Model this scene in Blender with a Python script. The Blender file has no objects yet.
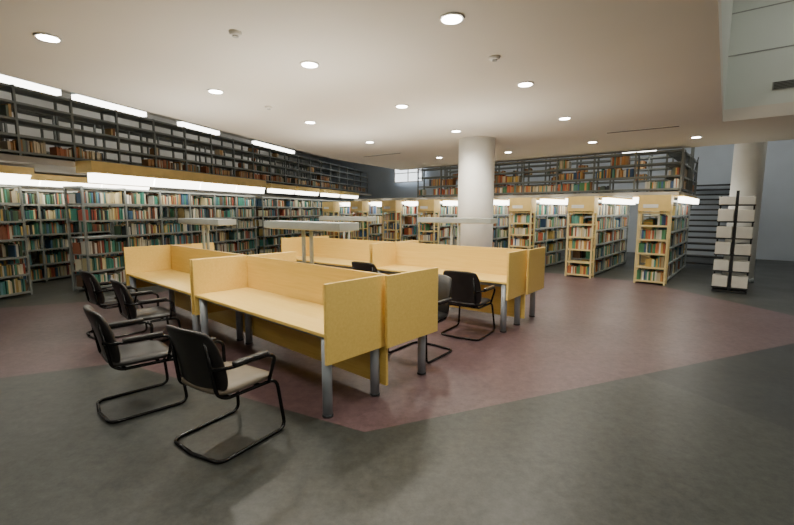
import bpy, math, random
from mathutils import Vector, Matrix
from mathutils.geometry import delaunay_2d_cdt
random.seed(7)
SC = bpy.context.scene
COL = SC.collection
CEIL = 3.2

# ------------------------------------------------------------------ materials
def new_mat(name):
    m = bpy.data.materials.new(name); m.use_nodes = True
    nt = m.node_tree
    return m, nt, nt.nodes["Principled BSDF"]

def mat_paint(name, col, rough=0.6, metallic=0.0, var=0.06, scale=6.0, bump=0.0, coat=0.0):
    m, nt, p = new_mat(name)
    tc = nt.nodes.new("ShaderNodeTexCoord")
    n = nt.nodes.new("ShaderNodeTexNoise"); n.inputs["Scale"].default_value = scale; n.inputs["Detail"].default_value = 4
    r = nt.nodes.new("ShaderNodeValToRGB")
    r.color_ramp.elements[0].position = 0.3; r.color_ramp.elements[1].position = 0.7
    r.color_ramp.elements[0].color = [c*(1-var) for c in col]+[1]
    r.color_ramp.elements[1].color = [min(1, c*(1+var)) for c in col]+[1]
    nt.links.new(tc.outputs["Object"], n.inputs["Vector"])
    nt.links.new(n.outputs["Fac"], r.inputs["Fac"])
    nt.links.new(r.outputs["Color"], p.inputs["Base Color"])
    p.inputs["Roughness"].default_value = rough
    p.inputs["Metallic"].default_value = metallic
    p.inputs["Coat Weight"].default_value = coat
    if bump > 0:
        b = nt.nodes.new("ShaderNodeBump"); b.inputs["Strength"].default_value = bump
        n2 = nt.nodes.new("ShaderNodeTexNoise"); n2.inputs["Scale"].default_value = 180
        nt.links.new(tc.outputs["Object"], n2.inputs["Vector"])
        nt.links.new(n2.outputs["Fac"], b.inputs["Height"])
        nt.links.new(b.outputs["Normal"], p.inputs["Normal"])
    return m

def mat_wood(name, c1, c2, rough=0.36):
    m, nt, p = new_mat(name)
    tc = nt.nodes.new("ShaderNodeTexCoord")
    mp = nt.nodes.new("ShaderNodeMapping"); mp.inputs["Scale"].default_value = (1.2, 22, 22)
    n = nt.nodes.new("ShaderNodeTexNoise"); n.inputs["Scale"].default_value = 2.0; n.inputs["Detail"].default_value = 6
    n.inputs["Distortion"].default_value = 0.6
    r = nt.nodes.new("ShaderNodeValToRGB")
    r.color_ramp.elements[0].position = 0.3; r.color_ramp.elements[1].position = 0.7
    r.color_ramp.elements[0].color = list(c1)+[1]; r.color_ramp.elements[1].color = list(c2)+[1]
    nt.links.new(tc.outputs["Object"], mp.inputs["Vector"]); nt.links.new(mp.outputs["Vector"], n.inputs["Vector"])
    nt.links.new(n.outputs["Fac"], r.inputs["Fac"]); nt.links.new(r.outputs["Color"], p.inputs["Base Color"])
    p.inputs["Roughness"].default_value = rough
    return m

def mat_floor(name, c1, c2, rough=0.38):
    m, nt, p = new_mat(name)
    tc = nt.nodes.new("ShaderNodeTexCoord")
    n = nt.nodes.new("ShaderNodeTexNoise"); n.inputs["Scale"].default_value = 12; n.inputs["Detail"].default_value = 12
    n.inputs["Roughness"].default_value = 0.85
    r = nt.nodes.new("ShaderNodeValToRGB")
    r.color_ramp.elements[0].position = 0.36; r.color_ramp.elements[1].position = 0.64
    r.color_ramp.elements[0].color = list(c1)+[1]; r.color_ramp.elements[1].color = list(c2)+[1]
    n2 = nt.nodes.new("ShaderNodeTexNoise"); n2.inputs["Scale"].default_value = 1.3; n2.inputs["Detail"].default_value = 3
    mr = nt.nodes.new("ShaderNodeMapRange"); mr.inputs["To Min"].default_value = rough-0.06; mr.inputs["To Max"].default_value = rough+0.1
    nt.links.new(tc.outputs["Object"], n.inputs["Vector"]); nt.links.new(tc.outputs["Object"], n2.inputs["Vector"])
    nt.links.new(n.outputs["Fac"], r.inputs["Fac"]); nt.links.new(r.outputs["Color"], p.inputs["Base Color"])
    nt.links.new(n2.outputs["Fac"], mr.inputs["Value"]); nt.links.new(mr.outputs["Result"], p.inputs["Roughness"])
    b = nt.nodes.new("ShaderNodeBump"); b.inputs["Strength"].default_value = 0.06
    nt.links.new(n.outputs["Fac"], b.inputs["Height"]); nt.links.new(b.outputs["Normal"], p.inputs["Normal"])
    return m

def mat_emit(name, col, s):
    m, nt, p = new_mat(name)
    p.inputs["Base Color"].default_value = (0.9, 0.9, 0.9, 1)
    p.inputs["Emission Color"].default_value = list(col)+[1]
    p.inputs["Emission Strength"].default_value = s
    return m

def mat_books():
    m, nt, p = new_mat("book_spines")
    a = nt.nodes.new("ShaderNodeAttribute"); a.attribute_name = "Col"
    nt.links.new(a.outputs["Color"], p.inputs["Base Color"])
    p.inputs["Roughness"].default_value = 0.6
    return m

M_WALL = mat_paint("wall_paint_grey_blue", (0.52, 0.58, 0.66), 0.8, var=0.03, scale=2)
M_WALLW = mat_paint("wall_paint_white", (0.68, 0.67, 0.64), 0.8, var=0.03, scale=2)
M_CEIL = mat_paint("ceiling_plaster", (0.72, 0.68, 0.61), 0.85, var=0.02, scale=1)
M_BULK = mat_paint("bulkhead_plaster", (0.70, 0.74, 0.69), 0.85, var=0.02, scale=1)
M_COLUMN = mat_paint("column_plaster", (0.88, 0.88, 0.85), 0.6, var=0.02)
M_FDARK = mat_floor("linoleum_dark", (0.016, 0.018, 0.017), (0.058, 0.062, 0.056))
M_FDARK2 = mat_floor("linoleum_darker", (0.010, 0.012, 0.012), (0.038, 0.042, 0.040))
M_FPURP = mat_floor("linoleum_maroon", (0.060, 0.034, 0.038), (0.150, 0.094, 0.099))
M_WOOD = mat_wood("desk_laminate_birch", (0.80, 0.55, 0.135), (0.88, 0.63, 0.18))
M_FASCIA = mat_paint("fascia_laminate", (0.76, 0.55, 0.19), 0.5)
M_LEG = mat_paint("desk_leg_grey", (0.36, 0.40, 0.44), 0.4, metallic=0.2)
M_LAMP = mat_paint("luminaire_grey", (0.42, 0.46, 0.45), 0.4, metallic=0.2)
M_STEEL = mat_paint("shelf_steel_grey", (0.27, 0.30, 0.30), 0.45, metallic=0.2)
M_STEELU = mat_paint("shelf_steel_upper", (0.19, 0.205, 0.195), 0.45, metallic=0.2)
M_STEELD = mat_paint("shelf_steel_dark", (0.04, 0.044, 0.048), 0.4, metallic=0.3)
M_CREAM = mat_paint("shelf_steel_cream", (0.76, 0.62, 0.30), 0.5)
M_SLAB = mat_paint("mezzanine_slab", (0.40, 0.37, 0.32), 0.8)
M_TUBE = mat_paint("chair_tube_black", (0.010, 0.010, 0.011), 0.22, metallic=0.5)
M_LEATH = mat_paint("chair_leather_black", (0.014, 0.013, 0.013), 0.40, var=0.2, scale=12, bump=0.12)
M_LEATHT = mat_paint("chair_leather_painted_reflection", (0.15, 0.125, 0.09), 0.45, var=0.08, scale=12, bump=0.12)  # taupe tone paints a reflection into the dark seat leather
M_FLUO = mat_emit("fluorescent_diffuser", (1.0, 0.96, 0.83), 8.5)
M_FLUOT = mat_emit("fluorescent_diffuser_upper", (1.0, 0.98, 0.90), 9.0)
M_DL = mat_emit("downlight_lens", (1.0, 0.96, 0.86), 35.0)
M_WIN = mat_emit("window_glass_daylight", (0.9, 0.96, 1.0), 2.5)
M_RING = mat_paint("downlight_trim", (0.75, 0.73, 0.68), 0.4)
M_VENT = mat_paint("vent_dark", (0.06, 0.06, 0.055), 0.6)
M_VENTM = mat_paint("vent_mid", (0.35, 0.36, 0.34), 0.6)
M_BOOK = mat_books()
M_BOX = mat_paint("file_box_white", (0.78, 0.77, 0.70), 0.6)
M_SIGN = mat_paint("sign_card_white", (0.8, 0.8, 0.76), 0.6)

# ------------------------------------------------------------------ mesh builder
class MB:
    def __init__(s):
        s.v = []; s.f = []; s.m = []; s.mats = []; s.c = []; s.sm = []
    def mi(s, mat):
        if mat not in s.mats: s.mats.append(mat)
        return s.mats.index(mat)
    def box(s, x0, x1, y0, y1, z0, z1, mat, col=None, tilt=0.0):
        b = len(s.v); i = s.mi(mat)
        dx = tilt*(z1-z0)
        s.v += [(x0,y0,z0),(x1,y0,z0),(x1,y1,z0),(x0,y1,z0),(x0+dx,y0,z1),(x1+dx,y0,z1),(x1+dx,y1,z1),(x0+dx,y1,z1)]
        for q in ((0,3,2,1),(4,5,6,7),(0,1,5,4),(1,2,6,5),(2,3,7,6),(3,0,4,7)):
            s.f.append(tuple(b+k for k in q)); s.m.append(i); s.sm.append(False)
        if col is not None: s.c += [col]*8
    def cyl(s, x, y, z0, z1, r, mat, n=24, r1=None):
        if r1 is None: r1 = r
        b = len(s.v); i = s.mi(mat)
        for k in range(n):
            a = 2*math.pi*k/n
            s.v.append((x+r*math.cos(a), y+r*math.sin(a), z0))
        for k in range(n):
            a = 2*math.pi*k/n
            s.v.append((x+r1*math.cos(a), y+r1*math.sin(a), z1))
        for k in range(n):
            k2 = (k+1) % n
            s.f.append((b+k, b+k2, b+n+k2, b+n+k)); s.m.append(i); s.sm.append(True)
        s.f.append(tuple(b+k for k in reversed(range(n)))); s.m.append(i); s.sm.append(False)
        s.f.append(tuple(b+n+k for k in range(n))); s.m.append(i); s.sm.append(False)
    def prism(s, pts, x0, x1, mat):
        b = len(s.v); n = len(pts); i = s.mi(mat)
        for (y, z) in pts: s.v.append((x0, y, z))
        for (y, z) in pts: s.v.append((x1, y, z))
        for k in range(n):
            k2 = (k+1) % n
            s.f.append((b+k, b+k2, b+n+k2, b+n+k)); s.m.append(i); s.sm.append(False)
        s.f.append(tuple(b+k for k in reversed(range(n)))); s.m.append(i); s.sm.append(False)
        s.f.append(tuple(b+n+k for k in range(n))); s.m.append(i); s.sm.append(False)
    def mesh(s, name):
        me = bpy.data.meshes.new(name)
        me.from_pydata(s.v, [], s.f)
        for m in s.mats: me.materials.append(m)
        me.polygons.foreach_set("material_index", s.m)
        me.polygons.foreach_set("use_smooth", s.sm)
        if s.c:
            at = me.color_attributes.new("Col", "FLOAT_COLOR", "POINT")
            flat = []
            for c in s.c: flat += [c[0], c[1], c[2], 1.0]
            at.data.foreach_set("color", flat)
        me.update()
        return me
    def obj(s, name, loc=(0,0,0), rz=0.0, parent=None, bevel=0.0):
        o = bpy.data.objects.new(name, s.mesh(name)); COL.objects.link(o)
        if parent: o.parent = parent
        o.location = loc; o.rotation_euler = (0, 0, rz)
        if bevel:
            md = o.modifiers.new("bevel", "BEVEL"); md.width = bevel; md.segments = 2; md.limit_method = 'ANGLE'
        return o

def empty(name, loc, rz=0.0, parent=None):
    e = bpy.data.objects.new(name, None); COL.objects.link(e)
    e.empty_display_size = 0.2
    e.location = loc; e.rotation_euler = (0, 0, rz)
    if parent: e.parent = parent
    return e

AZ = math.radians(40)
Bv = Vector((math.sin(AZ), math.cos(AZ))); Rv = Vector((math.cos(AZ), -math.sin(AZ)))
def BR(b, r, z=0.0):
    p = Bv*b + Rv*r
    return Vector((p.x, p.y, z))
LROT = math.radians(73.6)
L0 = Vector((-6.42, 8.76)); Ld = Vector((math.cos(LROT), math.sin(LROT))); Ln = Vector((-math.sin(LROT), math.cos(LROT)))
def LP(s, n, z=0.0):
    p = L0 + Ld*s + Ln*n
    return Vector((p.x, p.y, z))

# ------------------------------------------------------------------ room shell
def inside(p, poly):
    x, y = p; r = False; n = len(poly)
    for i in range(n):
        x1, y1 = poly[i]; x2, y2 = poly[(i+1) % n]
        if (y1 > y) != (y2 > y) and x < (x2-x1)*(y-y1)/(y2-y1)+x1: r = not r
    return r
def cdt_sheet(name, polys, classify, z, flip=False):
    vs = []; es = []
    for poly in polys:
        b = len(vs); n = len(poly)
        vs += [Vector(p) for p in poly]
        es += [(b+i, b+(i+1) % n) for i in range(n)]
    ov, oe, of, *_ = delaunay_2d_cdt(vs, es, [], 0, 1e-5)
    faces = []; mats = []; ml = []
    for f in of:
        cx = sum(ov[i].x for i in f)/len(f); cy = sum(ov[i].y for i in f)/len(f)
        m = classify((cx, cy))
        if m is None: continue
        if m not in ml: ml.append(m)
        faces.append(tuple(reversed(f)) if flip else tuple(f)); mats.append(ml.index(m))
    me = bpy.data.meshes.new(name)
    me.from_pydata([(v.x, v.y, z) for v in ov], [], faces)
    for m in ml: me.materials.append(m)
    me.polygons.foreach_set("material_index", mats); me.update()
    o = bpy.data.objects.new(name, me); COL.objects.link(o)
    return o

ROOM = [(-15.4, -4), (19.4, -4), (19.4, 9.15), (-5.4, 30)]
PURP = [(-15, -1.0), (-3.1, 4.6), (-0.25, 3.09), (5.13, 5.3), (6.6, 5.9), (5.9, 10), (2, 13.5), (-3, 14), (-5.2, 8.1), (-8, 6.8), (-15, 3.6)]
DARK2 = [(2.57, 4.249), (5.13, 5.3), (6.6, 5.9), (12, 4), (6.0, -3.4)]
def fcl(p):
    if not inside(p, ROOM): return None
    if inside(p, PURP): return M_FPURP
    if inside(p, DARK2): return M_FDARK2
    return M_FDARK
fl = cdt_sheet("floor", [ROOM, PURP, DARK2], fcl, 0.0)
md = fl.modifiers.new("t", "SOLIDIFY"); md.thickness = 0.15; md.offset = -1

def wall(name, p, q, z0, z1, mat, th=0.2):
    p = Vector(p); q = Vector(q); d = q-p
    mb = MB(); mb.box(0, d.length, -th, 0, z0, z1, mat)
    return mb.obj(name, (p.x, p.y, 0), math.atan2(d.y, d.x))
wall("wall_front", ROOM[0], ROOM[1], 0, 5.3, M_WALLW)
wall("wall_right", ROOM[1], ROOM[2], 0, 5.3, M_WALLW)
wall("wall_back", ROOM[2], ROOM[3], 0, 5.3, M_WALL)
wall("wall_left", ROOM[3], ROOM[0], 0, 5.3, M_WALLW)
up = cdt_sheet("ceiling_upper", [ROOM], lambda p: M_CEIL if inside(p, ROOM) else None, 5.3, True)
mb = MB()
W = 2.0
mb.box(0, W, -0.03, -0.01, 3.35, 4.25, M_WIN)
for x in [0, W/2, W]:
    mb.box(x-0.03, x+0.03, -0.07, -0.0, 3.3, 4.3, M_RING)
for z in (3.3, 3.8, 4.25): mb.box(-0.03, W+0.03, -0.07, 0.0, z, z+0.05, M_RING)
p = BR(19.27, -16.3); mb.obj("window_1", (p.x, p.y, 0), -AZ)

b2 = Vector((0.610, 0.792)); r2 = Vector((0.792, -0.610)); C = Vector((5.55, 7.46))
HOLE = [tuple(C), tuple(C-b2*7), tuple(C-b2*7+r2*5), tuple(C+r2*5)]
CE = [(-7.2, -4), (19.4, -4), (19.4, 0.1), tuple(BR(12.5, 0).xy + Rv*9), tuple(BR(12.5, -10.3).xy), (-1.93, 12.6)]
ce = cdt_sheet("ceiling", [CE, HOLE], lambda p: M_CEIL if inside(p, CE) and not inside(p, HOLE) else None, CEIL, True)
md = ce.modifiers.new("t", "SOLIDIFY"); md.thickness = 0.2; md.offset = -1
mb = MB()
ZB = CEIL+0.2
mb.box(-5.12, 0.12, 0.0, 0.12, ZB, 5.29, M_BULK)
mb.box(-5, 0, -0.012, 0.0, 4.25, 4.265, M_VENTM)
mb.box(-5, 0, -0.012, 0.0, 4.92, 4.935, M_VENTM)
mb.box(-4.4, -3.8, -0.02, 0.0, 3.62, 3.74, M_VENTM)
for i in range(5):
    mb.box(-4.38, -3.82, -0.03, -0.015, 3.632+i*0.022, 3.640+i*0.022, M_VENT)
mb.box(-5.12, -5, -7, 0.0, ZB, 5.29, M_BULK)
mb.box(0, 0.12, -7, 0.0, ZB, 5.29, M_BULK)
mb.box(-5.12, 0.12, -7.12, -7, ZB, 5.29, M_BULK)
cr = C+r2*5
bk = mb.obj("ceiling_bulkhead", (cr.x, cr.y, 0), math.atan2(r2.y, r2.x))

def column(x, y, r, top):
    mb = MB(); mb.cyl(x*0, 0, 0.0, top, r, M_COLUMN, 48)
    mb.cyl(0, 0, 0.0, 0.1, r+0.012, M_STEEL, 48)
    mb.obj("column", (x, y, 0))
column(1.70, 9.25, 0.38, CEIL)
pc = BR(13.1, -0.2); column(pc.x, pc.y, 0.30, 5.29)

# ------------------------------------------------------------------ downlights
DL = [(-3.04,3.9),(.43,3.53),(-.9,4.58),(-2.29,5.57),(.07,6.34),(1.53,5.27),(2.74,7.15),(1.12,8.27),(-1.48,7.46),(4.3,9.57),
      (2.87,11.2),(6.14,8.94),(-.6,9.57),(1.2,12.3),(1.8,2.45),(-1.9,2.6),(-.3,1.2),(-3.4,1.0),(1.2,-.3),(-2,-1.5),(3.2,.4),(9.5,6.3),(8.2,1.0)]
rm = MB(); rm.cyl(0,0,-0.012,0.0,0.095,M_RING,32,r1=0.1); rm.cyl(0,0,-0.016,-0.010,0.078,M_DL,32)
rme = rm.mesh("downlight")
for (x, y) in DL:
    o = bpy.data.objects.new("downlight", rme); COL.objects.link(o); o.location = (x, y, CEIL)
    l = bpy.data.lights.new("downlight_lamp", 'SPOT'); l.energy = 140 if y > 3 else 80; l.color = (1.0, 0.935, 0.80)
    l.spot_size = math.radians(155); l.spot_blend = 0.7; l.shadow_soft_size = 0.09
    lo = bpy.data.objects.new("lamp", l); COL.objects.link(lo); lo.parent = o; lo.location = (0, 0, -0.04)
for (x, y) in [(-1.37,3.8),(.96,4.38),(-1.87,6.4)]:
    mb = MB(); mb.cyl(0,0,-0.03,0,0.045,M_RING,24,r1=0.055); mb.cyl(0,0,-0.04,-0.03,0.025,M_VENTM,16)
    mb.obj("smoke_detector", (x, y, CEIL))
def diffuser(p, q):
    p = Vector(p); q = Vector(q); d = q-p
    mb = MB(); mb.box(0, d.length, -0.05, 0.05, -0.012, 0, M_RING)
    mb.box(0.02, d.length-0.02, -0.035, -0.008, -0.016, -0.01, M_VENT); mb.box(0.02, d.length-0.02, 0.008, 0.035, -0.016, -0.01, M_VENT)
    mb.obj("linear_air_diffuser", (p.x, p.y, CEIL-0.001), math.atan2(d.y, d.x))
diffuser((4.05,8.45),(5.03,7.75)); diffuser((-.95,12.1),(.1,11.3))

# ------------------------------------------------------------------ shelves and books
PAL_LOW = [(.05,.20,.18),(.06,.26,.20),(.56,.52,.40),(.70,.66,.52),(.05,.12,.22),(.11,.26,.30),(.52,.38,.13),(.30,.11,.06),(.07,.14,.08),(.66,.58,.34),(.02,.04,.05),(.40,.09,.06),(.14,.08,.05),(.70,.68,.62)]
PAL_UP = [(.44,.22,.08),(.54,.35,.15),(.30,.13,.06),(.60,.51,.36),(.10,.11,.11),(.18,.22,.16),(.42,.14,.06)]
PAL_END = [(.70,.62,.40),(.52,.13,.06),(.08,.25,.12),(.66,.45,.12),(.06,.13,.28),(.72,.70,.62),(.11,.32,.27),(.56,.28,.1),(.66,.62,.5)]

def books_run(mb, x0, x1, ya, yb, z, h, pal, fill):
    x = x0+0.01
    while x < x1-0.05:
        if random.random() > fill:
            x += random.uniform(0.1, 0.5); continue
        runlen = random.uniform(0.12, 0.5); e = min(x+runlen, x1-0.01)
        base = random.choice(pal); hh = h*random.uniform(0.6, 0.85)
        while x < e-0.02:
            w = random.uniform(0.018, 0.05)
            if x+w > x1-0.005: break
            c = base if random.random() < 0.4 else random.choice(pal)
            k = random.uniform(0.7, 1.15); c = (c[0]*k, c[1]*k, c[2]*k)
            bh = min(h*0.92, hh*random.uniform(0.9, 1.1))
            d = random.uniform(0, 0.03)
            if ya < yb: mb.box(x, x+w-0.002, ya+d, yb, z, z+bh, M_BOOK, c)
            else: mb.box(x, x+w-0.002, yb, ya-d, z, z+bh, M_BOOK, c)
            x += w

def shelf(name, loc, rz, length, depth, z0, z1, tiers, pal, fill=0.9, double=False, bay=0.9, steel=M_STEEL, board=None, foot=True, parent=None, back=False, fills=None):
    board = board or steel
    mb = MB(); nb = max(1, round(length/bay)); bl = length/nb; t = 0.04
    ys = [(0, t), (depth-t, depth)]
    for i in range(nb+1):
        x = i*bl
        for (ya, yb) in ys:
            mb.box(x-t/2, x+t/2, ya, yb, z0, z1, steel)
        mb.box(x-0.01, x+0.01, t, depth-t, z0+0.05, z0+0.09, steel)
        mb.box(x-0.01, x+0.01, t, depth-t, z1-0.05, z1, steel)
    first = z0+0.08; sp = (z1-first)/tiers
    for k in range(tiers+1):
        z = first+k*sp if k < tiers else z1-0.02
        mb.box(0, length, 0.005, depth-0.005, z-0.02, z, board)
        mb.box(0, length, 0.0, 0.012, z-0.035, z+0.005, board)
        mb.box(0, length, depth-0.012, depth, z-0.035, z+0.005, board)
    if back: mb.box(0, length, depth/2-0.006, depth/2+0.006, z0+0.05, z1, board)
    o = mb.obj(name, loc, rz, parent)
    bb = MB()
    for k in range(tiers):
        z = first+k*sp+0.0005
        fl_ = fills[k] if fills else fill
        for i in range(nb):
            xa = i*bl+t/2+0.005; xb = (i+1)*bl-t/2-0.005
            if random.random() < 0.04: continue
            if fl_ < 0.4 and random.random() < 0.5: continue
            dd = min(0.22, depth/2-0.02 if double else depth-0.03)
            books_run(bb, xa, xb, 0.03, 0.03+dd-0.02, z, sp-0.03, pal, fl_)
            if double: books_run(bb, xa, xb, depth-0.03, depth-0.03-dd+0.02, z, sp-0.03, pal, fl_)
    if bb.v: bb.obj("books", (0,0,0), 0, o)
    return o

def canopy(loc, rz, length, zt, parent=None, proj=0.42, ht=0.3):
    mb = MB()
    mb.box(0, length, -proj, -proj+0.03, zt-ht*0.55, zt, M_FASCIA)
    mb.box(0, length, -proj+0.03, 0.0, zt-0.03, zt, M_FASCIA)
    mb.box(0, 0.03, -proj+0.03, 0.0, zt-ht*0.55, zt-0.03, M_FASCIA)
    mb.box(length-0.03, length, -proj+0.03, 0.0, zt-ht*0.55, zt-0.03, M_FASCIA)
    n = max(1, round(length/1.5)); seg = (length-0.08)/n
    for i in range(n):
        mb.prism([(-proj+0.005, zt-ht*0.56), (-proj+0.06, zt-ht), (-proj+0.2, zt-ht), (-proj+0.2, zt-ht*0.56)], 0.04+i*seg+0.02, 0.04+(i+1)*seg-0.02, M_FLUO)
    return mb.obj("light_canopy", loc, rz, parent)

ZL = 2.68
shelf("bookshelf", LP(0, 0), LROT, 5.85, 0.5, 0, 2.2, 6, PAL_LOW, 0.93, True)
canopy(LP(-0.1, 0, 0), LROT, 6.0, ZL, ht=0.42)
shelf("bookshelf", LP(6.6, 0.2), LROT, 8.5, 0.5, 0, 2.2, 6, PAL_LOW, 0.9, True)
for (s, L) in [(6.5,1.7),(8.4,1.8),(10.6,1.8),(12.8,2.0)]:
    canopy(LP(s, 0.2, 0), LROT, L, ZL-0.05)
for (s, L) in [(-3.9, 1.7), (-1.9, 1.35)]:
    shelf("bookshelf", LP(s, 0.9), LROT, L, 0.5, 0, 2.2, 6, PAL_LOW, 0.9, True)
    canopy(LP(s, 0.9, 0), LROT, L, ZL-0.16, ht=0.26)
for (s, n, L) in [(-4, 2.3, 7.5), (4, 1.8, 5.5), (-3, 3.6, 12)]:
    shelf("bookshelf", LP(s, n), LROT, L, 0.5, 0, 2.2, 6, PAL_LOW, 0.85, False)
canopy(LP(-4, 2.3, 0), LROT, 7.5, ZL-0.16, ht=0.26)
mb = MB(); mb.box(-8, 17.5, -0.02, 4.7, ZL-0.12, ZL-0.005, M_SLAB)
mb.obj("mezzanine_floor", LP(0, 0.05), LROT)
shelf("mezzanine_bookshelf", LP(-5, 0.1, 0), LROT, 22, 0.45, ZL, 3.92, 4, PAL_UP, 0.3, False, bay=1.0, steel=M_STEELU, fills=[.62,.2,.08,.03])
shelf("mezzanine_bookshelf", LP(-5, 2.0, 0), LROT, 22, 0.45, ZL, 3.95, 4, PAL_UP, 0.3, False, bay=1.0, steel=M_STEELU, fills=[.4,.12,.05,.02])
def strip(loc, rz, length, parent=None, mat=M_FLUOT, h=0.10):
    mb = MB(); mb.box(0, length, -0.02, 0.16, 0, 0.05, M_LAMP); mb.box(0.01, length-0.01, -0.01, 0.15, -h, 0, mat)
    return mb.obj("fluorescent_or_fill_light", loc, rz, parent)  # shared by the shelf-top fluorescents and the added fill strips
for (s, L) in [(-3.3,1.2),(-1.8,1.7),(0.2,1.7),(3.0,1.5),(6.3,2.6)]:
    strip(LP(s, 0.2, 4.06), LROT, L)
for s in (-4, 0, 4, 8, 12):
    strip(LP(s, 3.4, 5.2), LROT, 1.8)  # added strips hidden above the ceiling edge, filling the upper left zone

ZR = 2.05
RO = 0.14
def row(k, L=3.6):
    r1 = -1.6*k+RO; r0 = r1-0.6
    e = empty("bookshelf_row", BR(11.2, r0), -AZ)
    shelf("end_unit", (0, 0, 0), 0, 0.6, 0.28, 0, 1.68, 5, PAL_END, 0.9, False, bay=0.6, steel=M_CREAM, parent=e, back=False)
    mb = MB(); mb.box(-0.02, 0.62, -0.03, 0.32, 1.68, ZR, M_FASCIA)
    mb.box(0.08, 0.38, -0.034, -0.03, 1.76, 1.84, M_SIGN); mb.obj("header_box", (0,0,0), 0, e, 0.002)
    shelf("stack", (0.6, 0.34, 0), math.radians(90), L, 0.6, 0, 1.95, 5, PAL_END+PAL_LOW, 0.9, True, steel=M_STEEL, parent=e)
    mb = MB()
    for sx in (0.6, 0.0):
        sg = 1 if sx > 0.3 else -1
        xa, xb = sorted((sx, sx+sg*0.22))
        mb.box(xa, xb, 0.34, L, ZR-0.03, ZR, M_FASCIA)
        xa, xb = sorted((sx+sg*0.10, sx+sg*0.22))
        mb.box(xa, xb, 0.36, L, ZR-0.17, ZR-0.035, M_FLUO)
    mb.obj("light_canopy", (0,0,0), 0, e)
for k in range(1, 9): row(k)
mb = MB(); mb.box(-12.3, -1.4, 0, 4.2, ZR+0.01, ZR+0.1, M_SLAB)
mb.obj("mezzanine_floor", BR(12.0, 0), -AZ)
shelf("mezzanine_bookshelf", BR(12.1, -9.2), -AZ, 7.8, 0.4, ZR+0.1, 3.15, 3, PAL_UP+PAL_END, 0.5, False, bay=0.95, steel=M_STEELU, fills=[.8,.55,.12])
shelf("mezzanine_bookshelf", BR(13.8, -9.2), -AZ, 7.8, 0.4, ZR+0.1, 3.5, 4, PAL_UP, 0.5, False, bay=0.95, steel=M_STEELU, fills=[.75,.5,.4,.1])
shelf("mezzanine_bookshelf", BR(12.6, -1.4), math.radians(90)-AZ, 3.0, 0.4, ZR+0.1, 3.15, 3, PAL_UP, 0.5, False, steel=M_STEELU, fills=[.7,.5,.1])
for r in (-11, -8, -5, -2.8):
    strip(BR(13.2, r, 4.2), -AZ, 1.8)
    strip(BR(16.5, r, 4.2), -AZ, 1.8)
strip(BR(13.0, -2.9, 3.28), -AZ, 0.8)

# freestanding rack with file boxes
e = empty("file_box_rack", BR(11.1, -0.58), -AZ)
mb = MB()
for x in (0.0, 0.55):
    mb.box(x, x+0.03, 0.2, 0.24, 0, 2.0, M_STEELD)
mb.box(0.265, 0.315, -0.03, 0.03, 0, 2.1, M_STEELD)
mb.box(0.0, 0.58, -0.02, 0.46, 0.0, 0.05, M_STEELD)
for i in range(6):
    z = 0.12+i*0.34
    mb.box(-0.01, 0.59, -0.055, 0.46, z-0.025, z, M_STEELD)
mb.obj("frame", (0,0,0), 0, e)
mb = MB()
for i in range(6):
    z = 0.12+i*0.34
    h = random.uniform(0.21, 0.26) if i < 5 else 0.16
    mb.box(0.0, 0.255, -0.05, 0.195, z, z+h, M_BOX)
    mb.box(0.325, 0.58, -0.05, 0.195, z, z+h*random.uniform(0.85, 1), M_BOX)
    mb.box(0.02, 0.56, 0.25, 0.46, z, z+h*0.9, M_BOX)
mb.obj("file_boxes", (0,0,0), 0, e, 0.006)

# ------------------------------------------------------------------ staircase
e = empty("staircase", BR(15.2, -1.75), -AZ)
mb = MB()
N = 15
for i in range(N):
    z = 0.175*(i+1); y = i*0.27
    mb.box(0.03, 1.17, y, y+0.30, z-0.05, z, M_STEELD)
mb.obj("treads", (0,0,0), 0, e)
mb = MB()
for x in (0.0, 1.17):
    mb.prism([(-0.1,0.0),(0.15,0.0),(N*0.27+0.1,N*0.175-0.08),(N*0.27+0.1,N*0.175+0.12)], x, x+0.03, M_STEELD)
    mb.prism([(0.0,0.98),(0.0,1.02),(N*0.27,N*0.175+1.02),(N*0.27,N*0.175+0.98)], x, x+0.03, M_STEELD)
    for i in range(0, N, 3):
        y = i*0.27+0.1; z = 0.175*(i+1)
        mb.box(x, x+0.03, y, y+0.03, z-0.1, z+0.9, M_STEELD)
mb.obj("stringers_and_handrail", (0,0,0), 0, e)
for (b_, r_) in [(14.5,2.0),(14.5,5.0),(17.5,2.0),(17.5,5.0),(17.0,-1.2),(14.3,-0.9)]:
    strip(BR(b_, r_, 5.0), -AZ, 1.8)  # added fill strips, brighten the walls around the stairs
vr = math.atan2(r2.y, r2.x)
for (rr, bb_) in [(0.8,-1.5),(2.8,-1.5),(0.8,-4.5),(2.8,-4.5)]:
    q = C+r2*rr+b2*bb_
    strip((q.x, q.y, 5.2), vr, 1.4)  # added fill strips inside the void, brighten the bulkhead faces

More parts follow.
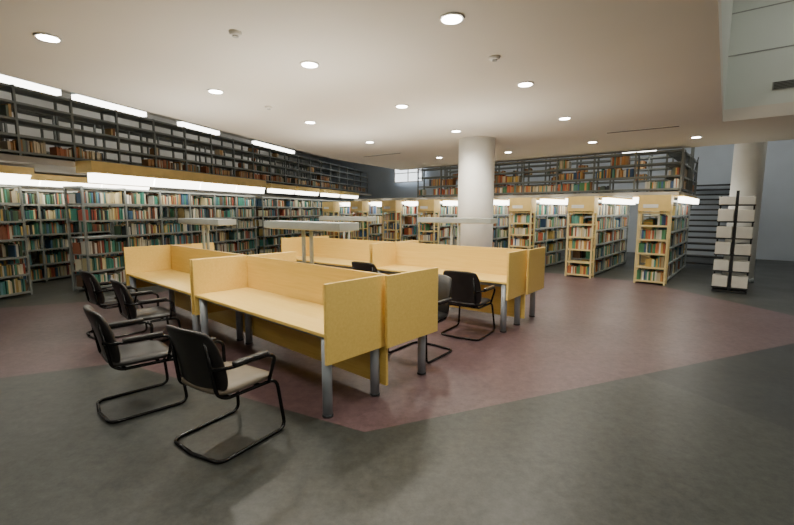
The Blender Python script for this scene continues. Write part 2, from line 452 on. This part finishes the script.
# ------------------------------------------------------------------ carrel desks
DAZ = math.radians(42)
def carrel_cluster(p0, depth, az):
    for t in range(2):
        e = empty("study_carrel_desk", p0, -az)
        x1 = -2.52*t; x0 = x1-2.48
        h = depth/2
        mb = MB()
        mb.box(x0+0.03, x1-0.03, 0.0, h-0.02, 0.69, 0.72, M_WOOD)
        mb.box(x0+0.09, x1+0.03, h+0.02, depth, 0.69, 0.72, M_WOOD)
        mb.obj("table_tops", (0,0,0), 0, e, 0.004)
        mb = MB()
        for yy in (0.10, depth-0.13):
            mb.box(x0+0.1, x1-0.1, yy, yy+0.03, 0.63, 0.69, M_LEG)
        mb.obj("under_rails", (0,0,0), 0, e)
        mb = MB()
        mb.box(x0, x1+0.0, h-0.015, h+0.015, 0.09, 1.13, M_WOOD)
        mb.obj("centre_partition", (0,0,0), 0, e, 0.003)
        mb = MB()
        mb.box(x1-0.03, x1, -0.01, h-0.015, 0.47, 1.13, M_WOOD)
        mb.box(x0, x0+0.03, -0.01, h-0.015, 0.47, 1.13, M_WOOD)
        mb.box(x1+0.03, x1+0.06, h-0.06, depth+0.01, 0.47, 1.13, M_WOOD)
        mb.box(x0+0.06, x0+0.09, h+0.015, depth+0.01, 0.47, 1.13, M_WOOD)
        mb.obj("side_panels", (0,0,0), 0, e, 0.003)
        mb = MB()
        for x in (x1-0.085, x0+0.11):
            for y in (0.055, h-0.075, depth-0.07):
                mb.cyl(x, y, 0.0, 0.69, 0.042, M_LEG, 24); mb.cyl(x, y, 0, 0.02, 0.048, M_STEELD, 24)
        mb.obj("legs", (0,0,0), 0, e)
        cx = (x0+x1)/2
        le = empty("desk_luminaire", (0, 0, 0)); le.parent = e
        mb = MB()
        for dx in (-0.07, 0.07):
            mb.cyl(cx+dx, h+0.05, 0.722, 1.50, 0.022, M_LAMP, 16)
            mb.cyl(cx+dx, h+0.05, 0.722, 0.735, 0.04, M_LAMP, 16)
        mb.box(cx-0.68, cx+0.68, h-0.07, h+0.19, 1.50, 1.58, M_LAMP)
        mb.box(cx-0.64, cx+0.64, h-0.04, h+0.16, 1.492, 1.50, M_RING)
        mb.obj("lamp_head_and_posts", (0,0,0), 0, le, 0.008)
        l = bpy.data.lights.new("added_ceiling_fill", 'AREA'); l.shape = 'RECTANGLE'; l.size = 1.3; l.size_y = 0.2  # added fill on top of the luminaire, brightens the ceiling
        l.energy = 38; l.color = (1.0, 0.95, 0.85)
        lo = bpy.data.objects.new("added_ceiling_fill", l); COL.objects.link(lo); lo.parent = le
        lo.location = (cx, h+0.06, 1.60); lo.rotation_euler = (math.pi, 0, 0)
P1 = Vector((-0.55, 3.25, 0)); P2 = Vector((1.53, 5.72, 0))
DAZ2 = math.radians(38)
carrel_cluster(P1, 1.37, DAZ); carrel_cluster(P2, 1.24, DAZ2)

# ------------------------------------------------------------------ chairs
def fillet(pts, r=0.06, n=5):
    P = [Vector(p) for p in pts]; out = [P[0]]
    for i in range(1, len(P)-1):
        a = (P[i-1]-P[i]); b = (P[i+1]-P[i])
        rr = min(r, a.length*0.45, b.length*0.45)
        A = P[i]+a.normalized()*rr; Bq = P[i]+b.normalized()*rr
        for k in range(n+1):
            t = k/n; out.append(A*(1-t)**2 + P[i]*2*t*(1-t) + Bq*t*t)
    out.append(P[-1]); return out
def tube_mesh(name, paths, r, mat, n=10):
    mb = MB(); i = mb.mi(mat)
    for (pts, rad) in paths:
        P = fillet(pts, rad); rings = []
        prev = None
        for k, p in enumerate(P):
            d = (P[min(k+1, len(P)-1)]-P[max(k-1, 0)]).normalized()
            if prev is None:
                up_ = Vector((0,0,1)) if abs(d.z) < 0.9 else Vector((1,0,0))
                u = d.cross(up_).normalized()
            else:
                u = (prev - d*prev.dot(d)).normalized()
            prev = u; w = d.cross(u)
            b = len(mb.v)
            for j in range(n):
                a = 2*math.pi*j/n; q = p+u*math.cos(a)*r+w*math.sin(a)*r
                mb.v.append(tuple(q))
            rings.append(b)
        for b1, b2_ in zip(rings, rings[1:]):
            for j in range(n):
                j2 = (j+1) % n
                mb.f.append((b1+j, b1+j2, b2_+j2, b2_+j)); mb.m.append(i); mb.sm.append(True)
        mb.f.append(tuple(rings[0]+j for j in reversed(range(n)))); mb.m.append(i); mb.sm.append(False)
        mb.f.append(tuple(rings[-1]+j for j in range(n))); mb.m.append(i); mb.sm.append(False)
    return mb.mesh(name)
def cushion_mesh(name, fn, mat, nu=14, nv=14, th=0.05, edge=4):
    mb = MB(); i = mb.mi(mat)
    def prof(u, v):
        e = (1-abs(u)**edge)*(1-abs(v)**edge)
        return 0.35+0.65*max(0, e)**0.5
    top = []; bot = []
    for a in range(nu+1):
        for b in range(nv+1):
            u = -1+2*a/nu; v = -1+2*b/nv
            uu = u*(1-0.10*v*v*v*v); vv = v*(1-0.10*u*u*u*u)
            p, nrm = fn(uu, vv); t = th*prof(u, v)
            top.append(p+nrm*t); bot.append(p-nrm*t*0.5)
    W = nv+1; nt = len(top)
    mb.v = [tuple(q) for q in top]+[tuple(q) for q in bot]
    for a in range(nu):
        for b in range(nv):
            q = a*W+b
            mb.f.append((q, q+W, q+W+1, q+1)); mb.f.append((nt+q, nt+q+1, nt+q+W+1, nt+q+W))
            mb.m += [i, i]; mb.sm += [True, True]
    rim = [a*W for a in range(nu+1)] + [nu*W+b for b in range(1, nv+1)] + [a*W+nv for a in range(nu-1, -1, -1)] + [b for b in range(nv-1, 0, -1)]
    for k in range(len(rim)):
        a_, b_ = rim[k], rim[(k+1) % len(rim)]
        mb.f.append((a_, nt+a_, nt+b_, b_)); mb.m.append(i); mb.sm.append(True)
    return mb.mesh(name)
def seat_fn(u, v):
    y = 0.0+v*0.26; z = 0.445+0.012*u*u
    if v > 0.6: z -= (v-0.6)**2*0.18
    if v < -0.5: z += (-v-0.5)**2*0.08
    return Vector((u*0.262, y, z)), Vector((0, 0, 1))
def back_fn(u, v):
    zc = 0.69+v*0.23
    y = -0.275-0.06*v+0.05*u*u-0.02*(v*v)
    wid = 0.272-0.012*v
    return Vector((u*wid, y, zc)), Vector((-0.25*u, 1, 0.2)).normalized()
side = lambda s: [(s*0.20,-0.30,0.84),(s*0.215,-0.245,0.46),(s*0.225,-0.18,0.415),(s*0.245,0.25,0.415),(s*0.28,0.29,0.0135),(s*0.28,-0.29,0.0135),(0,-0.32,0.0135)]
arm = lambda s: [(s*0.235,-0.29,0.66),(s*0.305,-0.20,0.655),(s*0.31,0.13,0.655),(s*0.305,0.19,0.62),(s*0.26,0.16,0.42)]
ME_FRAME = tube_mesh("frame", [(side(1),0.07),(side(-1),0.07),(arm(1),0.06),(arm(-1),0.06),([(-0.235,0.1,0.412),(0.235,0.1,0.412)],0.01),([(-0.225,-0.15,0.412),(0.225,-0.15,0.412)],0.01)], 0.0135, M_TUBE)
ME_SEAT = cushion_mesh("seat", seat_fn, M_LEATH, th=0.05)
ME_SEATT = cushion_mesh("seat_painted_reflection", seat_fn, M_LEATHT, th=0.05)
ME_BACK = cushion_mesh("backrest", back_fn, M_LEATH, th=0.045)
amb = MB()
for s in (1, -1):
    amb.box(s*0.308-0.024, s*0.308+0.024, -0.17, 0.12, 0.662, 0.69, M_LEATH)
ME_ARM = amb.mesh("arm_pads")
def chair(x, y, face_az, painted_reflection=False):
    e = empty("cantilever_office_chair", (x, y, 0), -math.radians(face_az))
    for nm, me in (("frame", ME_FRAME), ("seat", ME_SEATT if painted_reflection else ME_SEAT), ("backrest", ME_BACK), ("arm_pads", ME_ARM)):
        o = bpy.data.objects.new(nm, me); COL.objects.link(o); o.parent = e
        if nm == "arm_pads":
            md = o.modifiers.new("b", "BEVEL"); md.width = 0.01; md.segments = 3
        if nm in ("seat", "backrest"):
            md = o.modifiers.new("s", "SUBSURF"); md.levels = 1; md.render_levels = 1
def desk_pt(P, a, b, az=DAZ):
    A_ = Vector((-math.cos(az), math.sin(az))); B_ = Vector((math.sin(az), math.cos(az)))
    q = P.xy + A_*a + B_*b
    return q.x, q.y
chair(-1.27, 3.05, 32, True)
chair(-2.27, 3.60, 46)
x, y = desk_pt(P1, 3.0, -0.33); chair(x, y, 46)
x, y = desk_pt(P1, 4.2, -0.38); chair(x, y, 40)
x, y = desk_pt(P2, 0.45, -0.30, DAZ2); chair(x, y, 34)
x, y = desk_pt(P2, 2.1, -0.36, DAZ2); chair(x, y, 38)
x, y = desk_pt(P1, 0.5, 1.80); chair(x, y, 218)

# ------------------------------------------------------------------ world + camera
w = bpy.data.worlds.new("world"); SC.world = w; w.use_nodes = True
w.node_tree.nodes["Background"].inputs[0].default_value = (0.5, 0.55, 0.6, 1)
w.node_tree.nodes["Background"].inputs[1].default_value = 0.3
cam = bpy.data.cameras.new("camera"); cam.lens = 19.2; cam.sensor_width = 36; cam.clip_end = 100
co = bpy.data.objects.new("camera", cam); COL.objects.link(co)
co.location = (0, 0, 1.7); co.rotation_euler = (math.radians(83), 0, 0)
SC.camera = co
